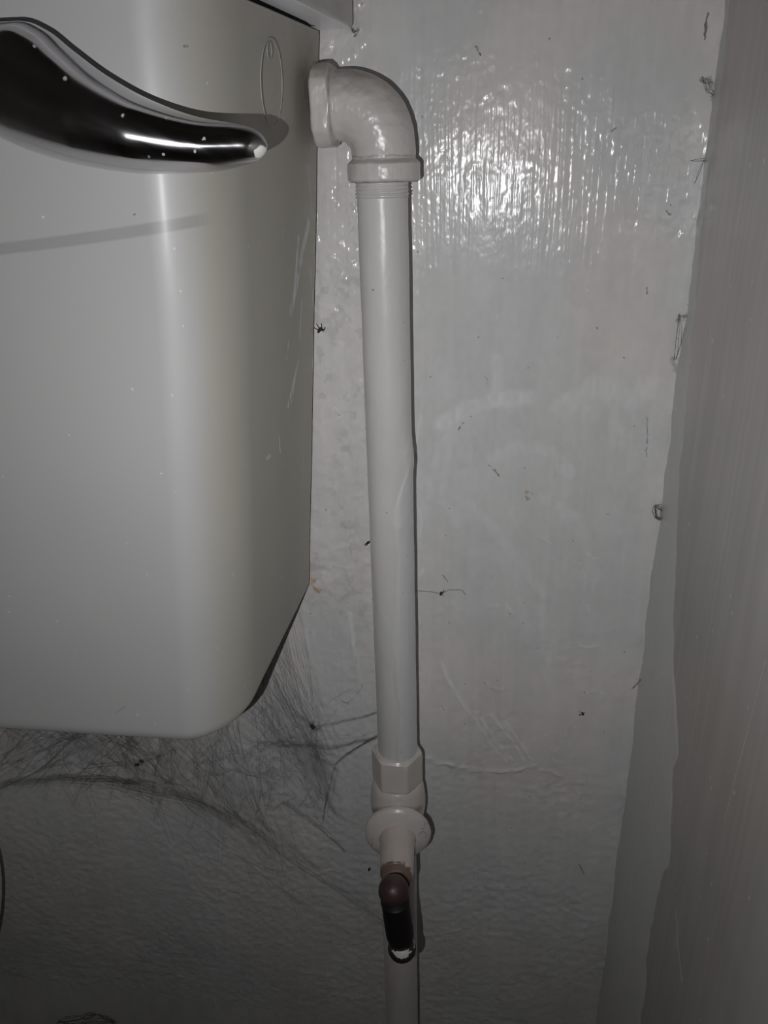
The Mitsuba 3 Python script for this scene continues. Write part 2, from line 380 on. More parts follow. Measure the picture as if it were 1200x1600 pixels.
on_side = lambda pts: [(lambda q: (q[1], q[2]))(at_x(px, py, side_x(1.30 - 0.33 * (py - 100) / 850))) for px, py in pts]
SMEAR = [([(478, 350), (462, 420), (448, 486)], 11, 0.8), ([(462, 372), (450, 486)], 6, 0.9), ([(480, 420), (488, 500), (486, 592)], 5, 0.55),
         ([(466, 470), (460, 560), (446, 640)], 4, 0.6), ([(456, 580), (442, 634)], 6, 0.95), ([(444, 535), (440, 560)], 3, 0.7), ([(426, 682), (428, 706)], 3, 0.8),
         ([(404, 716), (410, 712)], 4, 0.8), ([(484, 560), (486, 600)], 5, 0.7), ([(436, 896), (428, 908)], 1.4, 0.6), ([(464, 908), (456, 950)], 3, 0.35),
         ([(470, 700), (466, 760)], 3, 0.25), ([(440, 350), (436, 372)], 1.5, 0.5), ([(452, 940), (458, 1000)], 6, 0.2), ([(480, 262), (484, 330)], 6, 0.25)]
SMEAR = [(on_side(p), w / 2500., h) for p, w, h in SMEAR]
FY = FRONT - 0.003
on_front = lambda pts: [(lambda q: (q[0], q[2]))(at(px, py, FY)) for px, py in pts]
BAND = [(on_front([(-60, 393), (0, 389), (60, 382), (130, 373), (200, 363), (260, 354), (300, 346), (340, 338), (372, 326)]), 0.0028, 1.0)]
SPOT = [(on_front([(270, 66), (273, 65)]), 0.0006, 0.9), (on_front([(335, 835), (336, 836)]), 0.0006, 1.0), (on_front([(206, 336), (208, 335)]), 0.0004, 0.7),
        (on_front([(354, 438), (356, 440)]), 0.0004, 0.7), (on_front([(318, 170), (312, 160), (316, 180)]), 0.0008, 0.3), (on_front([(180, 1115), (195, 1105)]), 0.0003, 0.4)]
WHITE = [(on_front([(376, 830), (384, 822)]), 0.0009, 0.6), (on_front([(364, 1026), (368, 1022)]), 0.0010, 0.8), (on_front([(348, 440), (350, 442)]), 0.0005, 0.6),
         (on_front([(331, 331), (333, 330)]), 0.0005, 0.7)]


def cistern_color(p, n, uv):
    x, y, z = p.x, p.y, p.z
    c = mi.Color3f(0.352, 0.350, 0.345) * (0.965 + 0.07 * fbm(x * 18, y * 18, z * 14, octaves=3))
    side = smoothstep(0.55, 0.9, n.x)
    frontal = smoothstep(-0.45, -0.8, n.y)
    sm = dfield(y, z, SMEAR, 0.3) * smoothstep(0.16, 0.55, noise(y * 900, z * 150, 3)) * side
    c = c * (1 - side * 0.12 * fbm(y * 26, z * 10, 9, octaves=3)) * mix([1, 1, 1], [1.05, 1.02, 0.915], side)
    c = mix(c, [0.58, 0.59, 0.60], sm * 0.9)
    # dirt round the inlet hole, and a mottled darker strip below the lid
    hole = dr.exp(-(dr.square(y + 0.030) + dr.square(z - 1.290)) / 0.00045) * side
    c = mix(c, [0.22, 0.18, 0.15], dr.clip(hole * (0.3 + 0.9 * fbm(y * 150, z * 150, 4)), 0, 0.8))
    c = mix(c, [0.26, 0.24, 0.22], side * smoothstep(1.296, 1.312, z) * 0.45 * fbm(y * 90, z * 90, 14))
    # a soft, darker grey band across the front, below the lever
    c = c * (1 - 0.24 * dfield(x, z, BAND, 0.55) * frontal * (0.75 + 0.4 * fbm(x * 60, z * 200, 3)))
    c = mix(c, [0.08, 0.075, 0.07], dfield(x, z, SPOT, 0.4) * frontal)
    c = mix(c, [0.78, 0.78, 0.76], dfield(x, z, WHITE, 0.3) * frontal * smoothstep(0.3, 0.5, noise(x * 900, z * 900, 6)))
    v = voronoi(x * 70 + y * 70, z * 70)
    return mix(c, [0.80, 0.79, 0.77], 0.4 * smoothstep(0.045, 0.012, v[0] * (0.5 + noise(x * 1200, z * 1200, y * 1200))) * smoothstep(0.90, 0.92, v[2]))


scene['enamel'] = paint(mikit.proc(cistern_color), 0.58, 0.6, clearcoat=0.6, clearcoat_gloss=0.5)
def lid_color(p, n, uv):
    """Clean pale plastic underneath, the sides painted grey like the wall and grubby."""
    c = mi.Color3f(0.39, 0.375, 0.365) * (0.85 + 0.3 * fbm(p.x * 90, p.y * 60, p.z * 90))
    return mix(c, [0.84, 0.855, 0.885], smoothstep(-0.75, -0.95, n.z))


scene['lid_white'] = paint(mikit.proc(lid_color), 0.30)
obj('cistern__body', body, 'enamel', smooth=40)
say('cistern', 'off-white wall-hung toilet cistern with rounded corner and chrome lever', 'cistern')

# the lid: a tray whose rim overhangs the body
def lid_ring(z, off):
    half_b, half_f = -0.0838 - CX, -0.0935 - CX
    q = outline(half_b, FRONT - 0.014, -0.005, 0.045, inset=-off)
    k = np.clip(-q[:, 1] / 0.18, 0, 1)
    q[:, 0] = CX + (q[:, 0] - CX) * (1 - k * (0.020 / half_b))
    return np.column_stack([q, np.full(len(q), z)])


def lid_inner(z):
    q = outline(-0.1032 - CX, FRONT - 0.003, -0.0095, 0.030)
    q[:, 0] += 0.020 * np.clip(-q[:, 1], 0, 0.14) * np.sign(q[:, 0] - CX) * 0.0
    return np.column_stack([q, np.full(len(q), z)])


zl = 1.3160
lr = [lid_inner(zl + 0.020), lid_inner(zl + 0.001), lid_ring(zl, -0.016), lid_ring(zl, -0.0025)]
for a in np.linspace(0, 90, 5):
    lr.append(lid_ring(zl + 0.0025 * (1 - math.cos(math.radians(a))), -0.0025 * (1 - math.sin(math.radians(a)))))
lr += [lid_ring(zl + 0.026, 0.0005)]
for a in np.linspace(0, 90, 6):
    lr.append(lid_ring(zl + 0.027 + 0.006 * math.sin(math.radians(a)), -0.006 * (1 - math.cos(math.radians(a)))))
lr.append(lid_ring(zl + 0.035, -0.05))
obj('cistern__lid', loft(lr), 'lid_white', smooth=40, label='overhanging pale cistern lid')

# round moulded knock-out on the side
xm = side_x(1.284)
ringc = np.array([xm + 0.0001, -0.1000, 1.2842])
tilt = np.array([0.0783, 0, 1]) / math.hypot(0.0783, 1)
ang = np.linspace(0, 2 * np.pi, 73)[:-1]


def side_loop(cy, cz, ry, rz, r):
    e1, e2, nrm = np.array([0, 1.0, 0]), tilt, np.array([1, 0, -0.0783]) / math.hypot(0.0783, 1)
    c = np.array([side_x(cz) + 0.0002, cy, cz])
    loop = []
    for a in ang:
        mid = c + e1 * ry * math.cos(a) + e2 * rz * math.sin(a)
        out = e1 * math.cos(a) + e2 * math.sin(a)
        loop.append([mid + r * (math.cos(t) * out + math.sin(t) * nrm) for t in np.radians(np.arange(0, 360, 45))])
    loop = np.array(loop)
    m, k = loop.shape[:2]
    i, j = np.meshgrid(np.arange(m), np.arange(k), indexing='ij')
    idx = lambda a, b: (a % m) * k + b % k
    q = np.stack([idx(i, j), idx(i, j + 1), idx(i + 1, j + 1), idx(i + 1, j)], -1).reshape(-1, 4)
    tri = np.vstack([q[:, [0, 1, 2]], q[:, [0, 2, 3]]])
    mesh = trimesh.Trimesh(loop.reshape(-1, 3), tri, process=False)
    if mesh.volume < 0:
        mesh.invert()
    return mesh


scene['mould_line'] = paint([0.345, 0.34, 0.325], 0.4)
obj('cistern__knockout_ring', trimesh.util.concatenate([side_loop(-0.1000, 1.2842, 0.0170, 0.0168, 0.00026), side_loop(-0.1035, 1.2960, 0.0035, 0.0032, 0.00018)]), 'mould_line', smooth=True, label='faint moulded circle on the cistern side')

# chrome lever: a horn that tapers to a rounded tip
LY = -0.192
LTIP = at(418, 227, LY)[0]
upper = [(-120, 30), (-60, 28), (0, 36), (40, 34), (73, 47), (110, 76), (165, 117), (238, 157), (311, 183), (366, 193), (398, 202), (412, 214), (418, 226)]
lower = [(-130, 150), (-60, 188), (0, 212), (60, 238), (150, 262), (250, 272), (330, 269), (382, 258), (404, 250), (414, 240), (418, 228)]
up_p = spline([at(px, py, LY) for px, py in upper], 90)
lo_p = spline([at(px, py, LY) for px, py in lower], 90)
rings = []
for i in range(90):
    c, h = (up_p[i] + lo_p[i]) / 2, (up_p[i] - lo_p[i]) / 2
    w = np.linalg.norm(h)
    hn = h / (w + 1e-12)
    # how far the ridge of the front stands out: rounded at the tip, then a steady slope that flattens towards the pivot
    d = max(LTIP - c[0], 0.0)
    ridge = 0.0062 * math.sqrt(min(1.0, 1 - (1 - min(d / 0.006, 1)) ** 2)) + 0.36 * max(0, d - 0.003) - (0.36 - 0.16) * max(0, d - 0.042) * 0.9
    ridge = min(ridge, 0.0235)
    back = min(w * 0.7, 0.0075)
    t = np.arange(64) * 2 * np.pi / 64
    fr = np.where(np.sin(t) > 0, np.sin(t) * ridge, np.sin(t) * back)
    rings.append(c + np.cos(t)[:, None] * h + fr[:, None] * np.array([0, -1.0, 0]))
lever = loft(rings)
if lever.volume < 0:
    lever.invert()


def chrome_dirt(p, n, uv):
    v = voronoi((p.x + p.y * 0.3) * 210, p.z * 210)
    d = smoothstep(0.13, 0.05, v[0] * (0.5 + 0.9 * noise(p.x * 1500, p.z * 1500, 1))) * smoothstep(0.88, 0.91, v[2])
    q = mi.Point3f(*[float(a) for a in CHIP])
    chip = smoothstep(0.0030, 0.0022, dr.norm(p - q) * (0.75 + 0.5 * noise(p.x * 700, p.z * 700, 5)))
    return dr.clip(0.6 * d + chip, 0, 1)


CHIP = at(409, 240, LY - 0.003)


def chrome_rough(p, n, uv):
    return 0.085 + 0.10 * smoothstep(0.35, 0.75, fbm(p.x * 90 + p.z * 140, p.z * 60, 3, octaves=3))


scene['chrome'] = {'type': 'twosided', 'nested': {'type': 'blendbsdf', 'weight': mikit.proc(chrome_dirt),
                   'a': {'type': 'principled', 'base_color': {'type': 'rgb', 'value': [0.62, 0.61, 0.63]}, 'metallic': 1.0, 'roughness': mikit.proc(chrome_rough)},
                   'b': {'type': 'principled', 'base_color': {'type': 'rgb', 'value': [0.62, 0.61, 0.57]}, 'roughness': 0.6}}}
obj('cistern__flush_lever', lever, 'chrome', smooth=50, label='curved chrome flush lever with speckled surface')
stem = lathe([(0, 0.011), (0.004, 0.011), (0.006, 0.008), (0.028, 0.008)], (-0.206, FRONT - 0.004 + 0.003, 1.276), (0, -1, 0))
obj('cistern__flush_lever__boss', stem, 'chrome')

# ------------------------------------------------------------------ flush pipe below the cistern, at the left edge of the picture
scene['flush_white'] = paint([0.50, 0.49, 0.47], 0.35)
RB, ZB = 0.070, 0.745
cx = -0.3835 - RB
prof = [(0.004, 0.020), (ZB - 0.14, 0.020)] + [(ZB - 0.13 + 0.26 * k / 24, 0.020 + (RB - 0.020) * max(0, math.sin(math.pi * k / 24)) ** 0.7) for k in range(25)] + [(ZB + 0.14, 0.020), (BOT - 0.001, 0.020)]
obj('flush_pipe', lathe(prof, (cx, -0.085, 0), (0, 0, 1)), 'flush_white', label='pale flush pipe with a bulging joint under the cistern at the left edge', category='pipe')

# ------------------------------------------------------------------ supply pipe: elbow, riser, lower pipe
PXX, PY = -0.0664, -0.0355
CRACK = []


def pipe_color(p, n, uv):
    x, y, z = p.x, p.y, p.z
    c = mi.Color3f(0.555, 0.551, 0.536) * (0.94 + 0.10 * fbm(x * 60, y * 60, z * 30, octaves=3))
    # fresher, greyer coat on the right-hand flank of the riser, below an uneven edge
    fresh = smoothstep(-0.001, 0.001, x - PXX - 0.0035 - 0.004 * (noise(z * 34, 2, 1) - 0.5) - 0.010 * smoothstep(1.04, 1.12, z)) * smoothstep(1.10, 1.07, z) * smoothstep(0.86, 0.88, z)
    c = mix(c, [0.585, 0.59, 0.59], 0.8 * fresh)
    c = mix(c, [0.60, 0.545, 0.51], smoothstep(0.875, 0.845, z) * 0.8 * smoothstep(0.56, 0.70, z))
    v = voronoi((x + y) * 120, z * 90)
    c = mix(c, [0.12, 0.10, 0.09], 0.6 * smoothstep(0.07, 0.03, v[0]) * smoothstep(0.93, 0.94, v[2]))
    return c


def elbow_color(p, n, uv):
    x, y, z = p.x, p.y, p.z
    c = mi.Color3f(0.535, 0.510, 0.490) * (0.93 + 0.12 * fbm(x * 70, y * 70, z * 70, octaves=3))
    grime = (0.75 * smoothstep(1.283, 1.298, z) + 0.65 * smoothstep(0.15, 0.85, n.z)) * (0.2 + 1.1 * fbm(x * 130, y * 130, z * 130, octaves=3))
    c = mix(c, [0.22, 0.18, 0.15], dr.clip(0.75 * grime, 0, 0.75))
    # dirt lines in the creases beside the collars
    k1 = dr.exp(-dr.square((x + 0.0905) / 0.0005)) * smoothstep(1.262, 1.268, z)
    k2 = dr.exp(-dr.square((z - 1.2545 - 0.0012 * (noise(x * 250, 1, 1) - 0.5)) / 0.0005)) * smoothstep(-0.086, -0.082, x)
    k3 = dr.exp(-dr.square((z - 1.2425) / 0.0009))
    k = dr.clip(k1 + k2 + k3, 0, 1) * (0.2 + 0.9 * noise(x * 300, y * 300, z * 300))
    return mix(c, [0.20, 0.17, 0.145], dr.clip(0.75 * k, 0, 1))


def pipe_bump(p, n, uv):
    return fbm(p.x * 420, p.y * 420, p.z * 260, octaves=2) + 0.4 * noise(p.x * 900 + p.y * 700, 3, p.z * 40)


scene['pipe_paint'] = paint(mikit.proc(pipe_color), 0.33, 0.5, pipe_bump, 0.00008)
scene['elbow_paint'] = paint(mikit.proc(elbow_color), 0.30, 0.5, pipe_bump, 0.00026)
def valve_color(p, n, uv):
    x, y, z = p.x, p.y, p.z
    c = mi.Color3f(0.560, 0.520, 0.492) * (0.92 + 0.13 * fbm(x * 90, y * 90, z * 90, octaves=3))
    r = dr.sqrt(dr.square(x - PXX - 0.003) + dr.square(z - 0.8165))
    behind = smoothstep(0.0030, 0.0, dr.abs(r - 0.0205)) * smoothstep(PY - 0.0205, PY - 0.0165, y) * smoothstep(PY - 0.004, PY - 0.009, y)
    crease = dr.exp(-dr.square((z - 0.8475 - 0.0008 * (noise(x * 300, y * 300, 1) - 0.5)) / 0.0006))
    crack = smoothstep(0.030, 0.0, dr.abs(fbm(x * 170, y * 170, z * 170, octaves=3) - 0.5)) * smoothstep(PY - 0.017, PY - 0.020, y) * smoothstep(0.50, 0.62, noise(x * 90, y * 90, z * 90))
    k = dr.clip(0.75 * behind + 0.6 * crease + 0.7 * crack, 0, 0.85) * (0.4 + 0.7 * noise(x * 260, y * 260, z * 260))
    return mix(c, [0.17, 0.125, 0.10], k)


scene['valve_paint'] = paint(mikit.proc(valve_color), 0.28, 0.5, pipe_bump, 0.00008)

# elbow: banded ends, swept round the bend
ZE, RBEND = 1.2785, 0.0205
x0, z1 = -0.1003, 1.2425
xc, zc = PXX - RBEND, ZE - RBEND
path, rad = [], []
BAND_R, BODY_R, BW = 0.0188, 0.0163, 0.0095


def band(s):
    """Radius of the band at the distance s from its outer end."""
    e = 0.0016
    if s < e:
        return BAND_R - 0.0012 * (1 - math.sin(math.pi / 2 * s / e))
    if s < BW - 0.001:
        return BAND_R
    if s < BW + 0.002:
        t = (s - BW + 0.001) / 0.003
        return BAND_R + (BODY_R - BAND_R) * (t * t * (3 - 2 * t))
    return BODY_R


L1, LA, L2 = xc - x0, RBEND * math.pi / 2, zc - z1
total = L1 + LA + L2
rings = []
nang = 96
for s in np.unique(np.r_[0, np.linspace(0, 0.003, 8), np.linspace(0.003, total - 0.003, 120), np.linspace(total - 0.003, total, 8)]):
    if s < L1:
        c, tan = np.array([x0 + s, PY, ZE]), np.array([1, 0, 0.0])
    elif s < L1 + LA:
        a = (s - L1) / RBEND
        c, tan = np.array([xc + RBEND * math.sin(a), PY, zc + RBEND * math.cos(a)]), np.array([math.cos(a), 0, -math.sin(a)])
    else:
        c, tan = np.array([PXX, PY, zc - (s - L1 - LA)]), np.array([0, 0, -1.0])
    r = min(band(s), 1) if s < total / 2 else band(total - s)
    # the casting swells a little in the bend
    r += 0.0011 * math.exp(-((s - L1 - LA / 2) / 0.012) ** 2) if 0.012 < s < total - 0.012 else 0
    b = np.cross(tan, [0, 1.0, 0])
    th = np.arange(nang) * 2 * np.pi / nang
    k = max(0, 1 - max(0, s - BW + 0.001) / 0.002)
    sq = (np.abs(np.cos(th) / 0.93) ** 5 + np.abs(np.sin(th)) ** 5) ** -0.2
    r = r * (1 - k + k * np.minimum(sq, 1.10))
    rings.append(c + np.reshape(r, (-1, 1)) * (np.cos(th)[:, None] * np.array([0, 1.0, 0]) - np.sin(th)[:, None] * b))
elbow = loft(rings)
if elbow.volume < 0:
    elbow.invert()
elbow = lumpy(elbow, 0.0006, 0.0055, 7, 4)
obj('supply_pipe__elbow', elbow, 'elbow_paint', smooth=True, label='banded cast elbow entering the cistern side')
say('supply_pipe', 'painted metal water pipe with elbow running down the back wall beside the cistern', 'pipe')


def painted_pipe(z0, z1, r, lean, seed, coat=True):
    n, m = 120, int((z0 - z1) / 0.0011)
    th = np.arange(n) * 2 * np.pi / n
    rings = []
    for zz in np.linspace(z1, z0, m):
        cxp = PXX + lean * (1.05 - zz)
        rings.append(np.column_stack([cxp + r * np.cos(th), PY + r * np.sin(th), np.full(n, zz)]))
    mesh = loft(rings)
    v = np.asarray(mesh.vertices)
    ang = np.arctan2(v[:, 1] - PY, v[:, 0] - PXX)
    d = 0.00025 * (meshkit.fbm(v * np.array([90, 90, 40]), 3, seed) - 0.5) * 2
    if coat:
        zz = v[:, 2]
        e = PXX + 0.0035 + 0.004 * (meshkit.noise(np.stack([zz * 34, 0 * zz + 2, 0 * zz + 1], -1)) - 0.5) + 0.010 * np.clip((zz - 1.04) / 0.08, 0, 1)
        d += 0.00055 * np.clip((v[:, 0] - e) / 0.0008 + 0.5, 0, 1) * np.clip((1.10 - zz) / 0.01, 0, 1)
        lump = np.exp(-((v[:, 0] - PXX - 0.0115) / 0.003) ** 2 - ((zz - 1.093) / 0.011) ** 2) * (v[:, 1] < PY)
        d += 0.0014 * lump * (0.4 + meshkit.fbm(v * 300, 2, 3))
        d += 0.0006 * np.exp(-((v[:, 0] - PXX - 0.006) / 0.003) ** 2 - ((zz - 1.05) / 0.006) ** 2)
    nrm = np.column_stack([np.cos(ang), np.sin(ang), 0 * ang])
    mesh.vertices = v + nrm * d[:, None]
    return mesh


obj('supply_pipe__riser', painted_pipe(1.2440, 0.868, 0.01345, 0.006, 3), 'pipe_paint', smooth=True, label='long straight painted riser with a thicker coat down one side')
rings = []
for s in np.linspace(0, 0.0075, 46):
    rings.append((s, 0.01375 + 0.00045 * math.cos(2 * math.pi * s / 0.0018) * (1 - s / 0.011)))
obj('supply_pipe__thread', lumpy(lathe([(0, 0.0125)] + rings + [(0.0076, 0.0125)], (PXX - 0.0012, PY, 1.2350), (0, 0, 1), 64), 0.00025, 0.004, 2), 'pipe_paint', smooth=True, label='clogged thread under the elbow')
obj('supply_pipe__lower_pipe', painted_pipe(0.798, 0.0, 0.01345, 0.001, 5, False), 'pipe_paint', smooth=True)

# ------------------------------------------------------------------ stop valve
VX, VZ = PXX + 0.0008, 0.8165


def hex_nut(zlo, zhi, across):
    rc = across / math.cos(math.pi / 6) / 2
    n = 96
    th = np.arange(n) * 2 * np.pi / n
    hexr = (across / 2) / np.cos((th + math.pi / 6 + math.pi / 2) % (math.pi / 3) - math.pi / 6)
    hexr = np.minimum(hexr, rc * 0.985)
    rings = []
    h = zhi - zlo
    for s, lim in [(0, 0.78), (0.0, 0.988), (0.0006, 0.996), (0.0014, 1.0)] + [(h * k / 8, 1.0) for k in range(2, 7)] + [(h - 0.0042, 1.0), (h - 0.0018, 0.95), (h, across / 2 / rc * 0.92), (h, 0.75)]:
        rr = np.minimum(hexr, rc * lim)
        rings.append(np.column_stack([VX + rr * np.cos(th), PY + rr * np.sin(th), np.full(n, zlo + s)]))
    return loft(rings)


obj('stop_valve__hex_nut', lumpy(hex_nut(0.8475, 0.8735, 0.0318), 0.0002, 0.006, 11), 'valve_paint', smooth=25, label='painted hexagonal coupling nut')
vb = [(0.0, 0.0150), (0.002, 0.0165), (0.010, 0.0172), (0.016, 0.0185)] + [(0.018 + 0.032 * k / 12, 0.0172 + 0.0028 * math.sin(math.pi * (k + 1) / 14)) for k in range(13)] + [(0.0518, 0.0164), (0.0530, 0.0154), (0.0560, 0.0150)]
vbody = lathe([(s, r) for s, r in vb], (VX, PY, 0.7945), (0, 0, 1), 96)
obj('stop_valve__body', lumpy(vbody, 0.0003, 0.008, 12), 'valve_paint', smooth=True)
say('stop_valve', 'painted stop valve with round bonnet and dark crossbar handle on the pipe', 'valve')
AX = np.array([0.115, -0.99, 0.0])
AX /= np.linalg.norm(AX)
O = np.array([VX, PY, VZ])
bon = [(0.008, 0.0165), (0.0165, 0.0168), (0.0175, 0.0190), (0.0180, 0.0215)] + [(0.0205 - 0.0025 * math.cos(a), 0.0215 + 0.0020 * math.sin(a)) for a in np.linspace(0.3, math.pi - 0.2, 10)] + [(0.0245, 0.0205), (0.0262, 0.0160), (0.0270, 0.0118)]
obj('stop_valve__bonnet', lumpy(lathe(bon, O, AX, 96), 0.00035, 0.005, 13), 'valve_paint', smooth=True, label='round cracked bonnet collar')
crk = []


def gland_color(p, n, uv):
    s = -(p.y - float(O[1]))
    c = mi.Color3f(0.54, 0.475, 0.44) * (0.9 + 0.2 * fbm(p.x * 120, p.y * 120, p.z * 120))
    worn = smoothstep(0.0545, 0.0575, s + 0.004 * (noise(p.x * 400, p.y * 400, p.z * 400) - 0.5))
    return mix(c, [0.17, 0.115, 0.095], worn)


scene['gland_paint'] = paint(mikit.proc(gland_color), 0.4)
gl = [(0.022, 0.0134), (0.0265, 0.0130), (0.0285, 0.0123), (0.040, 0.0116), (0.0550, 0.0113), (0.0570, 0.0110), (0.0576, 0.0104), (0.0580, 0.0100), (0.0620, 0.0098), (0.0632, 0.0090), (0.0635, 0.006)]
obj('stop_valve__gland', lumpy(lathe(gl, O, AX, 80), 0.0003, 0.005, 14), 'gland_paint', smooth=True, label='pinkish painted gland with a bare brown end')


def knob_brown(p, n, uv):
    return mix([0.062, 0.034, 0.033], [0.040, 0.024, 0.023], fbm(p.x * 200, p.y * 200, p.z * 200))


BALL1, BALL2 = at(615, 1391, -0.1205), at(628, 1481, -0.1205)
HUB = (BALL1 + BALL2) / 2


def knob_chipped(p, n, uv):
    q = noise(p.x * 700, p.y * 500, p.z * 700) + 0.5 * noise(p.x * 1500, p.y * 900, p.z * 1500)
    u = (p.x - float(BALL2[0])) / 0.0095
    w = (p.z - float(BALL2[2])) / 0.0095
    chip = smoothstep(0.0, 0.16, 0.62 - dr.abs(u - 0.12) * 0.75 - dr.abs(w - 0.42) * 1.6 + 0.35 * (q - 0.75))
    return mix([0.030, 0.022, 0.020], [0.62, 0.61, 0.57], chip)


scene['knob_brown'] = paint(mikit.proc(knob_brown), 0.42, 0.5)
scene['knob_chipped'] = paint(mikit.proc(knob_chipped), 0.4, 0.5)
scene['bar_dark'] = paint([0.012, 0.010, 0.010], 0.45, 0.35)
scene['bronze'] = paint([0.10, 0.065, 0.05], 0.5)
# spindle
obj('stop_valve__spindle', lathe([(0.058, 0.0052), (0.084, 0.0052), (0.085, 0.0045)], O, AX, 40), 'bronze')
bar_axis = (BALL1 - BALL2) / np.linalg.norm(BALL1 - BALL2)
L = np.linalg.norm(BALL1 - BALL2)
obj('stop_valve__handle', lumpy(lathe([(0.002, 0.0060), (0.006, 0.0072), (0.010, 0.0086), (0.014, 0.0090), (L - 0.018, 0.0090), (L - 0.012, 0.0088), (L - 0.009, 0.0093), (L - 0.0075, 0.0080), (L - 0.004, 0.0062)], BALL2, bar_axis, 64), 0.0002, 0.006, 15), 'bar_dark', smooth=35, label='dark upright crossbar of the valve handle')


def knob(center, r, squash, seed):
    m = trimesh.creation.icosphere(subdivisions=4, radius=r)
    m.vertices *= np.array([1, 1, squash])
    m.apply_translation(center)
    return lumpy(m, 0.0003, 0.006, seed)


obj('stop_valve__handle__knob', knob(BALL1, 0.0096, 0.95, 16), 'knob_brown', smooth=True, label='rusty brown knob')
obj('stop_valve__handle__knob_001', knob(BALL2, 0.0092, 0.95, 17), 'knob_chipped', smooth=True, label='lower knob with a white paint chip')

# ------------------------------------------------------------------ cobwebs
scene['web'] = paint([0.085, 0.080, 0.077], 0.9, 0.1)
scene['web_pale'] = paint([0.16, 0.155, 0.15], 0.9, 0.1)
scene['insect'] = paint([0.022, 0.018, 0.015], 0.6, 0.3)
rng = np.random.default_rng(7)


def strand(pts, r=0.00006, n=10, wob=0.0012, rg=rng):
    p = spline(pts, n) if len(pts) > 2 else np.linspace(pts[0], pts[1], n)
    k = np.sin(np.linspace(0, np.pi, n))[:, None]
    p = p + k * (rg.normal(0, wob * 0.5, (n, 3)) + rg.normal(0, wob, 3))
    p[:, 1] = np.minimum(p[:, 1], -0.0015)
    return tube(p, r, 3)


def rope(pix, depths, count, spread, r=0.00009, n=16, wob=0.0008):
    """Loose strands that run together along a line between two anchors."""
    base = np.array([at(px, py, Y) for (px, py), Y in zip(pix, depths)])
    out = []
    for _ in range(max(2, int(count * 0.7))):
        off = rng.normal(0, spread, 3)
        grow = np.linspace(rng.uniform(0.3, 1.3), rng.uniform(0.3, 1.3), len(base))[:, None]
        a, b = sorted(rng.uniform(0, 1, 2)) if rng.random() < 0.4 else (0, 1)
        p = spline(base + off * grow + rng.normal(0, spread * 0.25, base.shape), 40)
        i0, i1 = int(a * 30), max(int(b * 39), int(a * 30) + 8)
        out.append(strand(p[i0:i1 + 1:3] if i1 - i0 > 9 else p[i0:i1 + 1], r * rng.uniform(0.4, 1.05), n, wob))
    return out


def bottom_point():
    """A place on the underside or the lower edge of the cistern."""
    return np.array([rng.uniform(-0.31, -0.137), rng.uniform(-0.150, -0.012), BOT - 0.0002])


sheet = []
LOW = np.array([at(px, py, -0.004) for px, py in [(-60, 1236), (0, 1228), (100, 1222), (215, 1232), (300, 1252), (360, 1292), (430, 1335), (480, 1362)]])
for _ in range(170):
    a = bottom_point()
    b = spline(LOW, 60)[rng.integers(0, 60)] + np.array([rng.normal(0, 0.004), -abs(rng.normal(0, 0.02)), abs(rng.normal(0, 0.012))])
    sheet.append(strand([a, b], 0.00006 * rng.uniform(0.5, 1.7), 9, 0.004))
for _ in range(170):   # along the sheet, from side to side
    t0, t1 = sorted(rng.uniform(0, 1, 2))
    t1 = min(1, t0 + rng.uniform(0.08, 0.4))
    h0, h1 = rng.uniform(0, 1, 2)
    lo = spline(LOW, 100)

    def on(t, h):
        q = lo[int(t * 99)]
        top_ = np.array([min(q[0] * 0.82 - 0.01, -0.14), -0.09, BOT])
        return q * (1 - h) + top_ * h
    sheet.append(strand([on(t0, h0), on(t1, h1)], 0.00006 * rng.uniform(0.5, 1.7), 9, 0.004))
sheet += rope([(-40, 1230), (40, 1222), (110, 1218), (170, 1220), (215, 1228)], [-0.05, -0.05, -0.05, -0.045, -0.04], 12, 0.0010, 0.00009)
sheet += rope([(-40, 1232), (40, 1224), (110, 1219), (170, 1222), (230, 1234), (310, 1252), (360, 1284)], [-0.05, -0.05, -0.05, -0.045, -0.04, -0.03, -0.015], 16, 0.0014, 0.00008)
sheet += rope([(170, 1222), (230, 1240), (300, 1250), (360, 1286)], [-0.045, -0.035, -0.025, -0.012], 14, 0.0036, 0.00007)
sheet += rope([(130, 1200), (170, 1196), (215, 1193), (262, 1176)], [-0.06, -0.06, -0.06, -0.06], 7, 0.0007, 0.00010)
sheet += rope([(250, 1190), (262, 1170), (268, 1180), (258, 1194)], [-0.06] * 4, 8, 0.0012, 0.00008)
sheet += rope([(190, 1230), (200, 1224), (222, 1226)], [-0.044] * 3, 10, 0.0008, 0.00012)
for px, py in ((60, 1160), (90, 1158), (40, 1172), (300, 1165), (340, 1180), (400, 1175), (440, 1160)):
    sheet += rope([(px - 30, py + 12), (px, py), (px + 34, py - 6)], [-0.06] * 3, 3, 0.0015, 0.00007)
obj('cobweb', trimesh.util.concatenate(sheet), 'web', smooth=False, kind='stuff', label='dusty grey cobweb sheet hanging below the bottom of the cistern', category='cobweb')

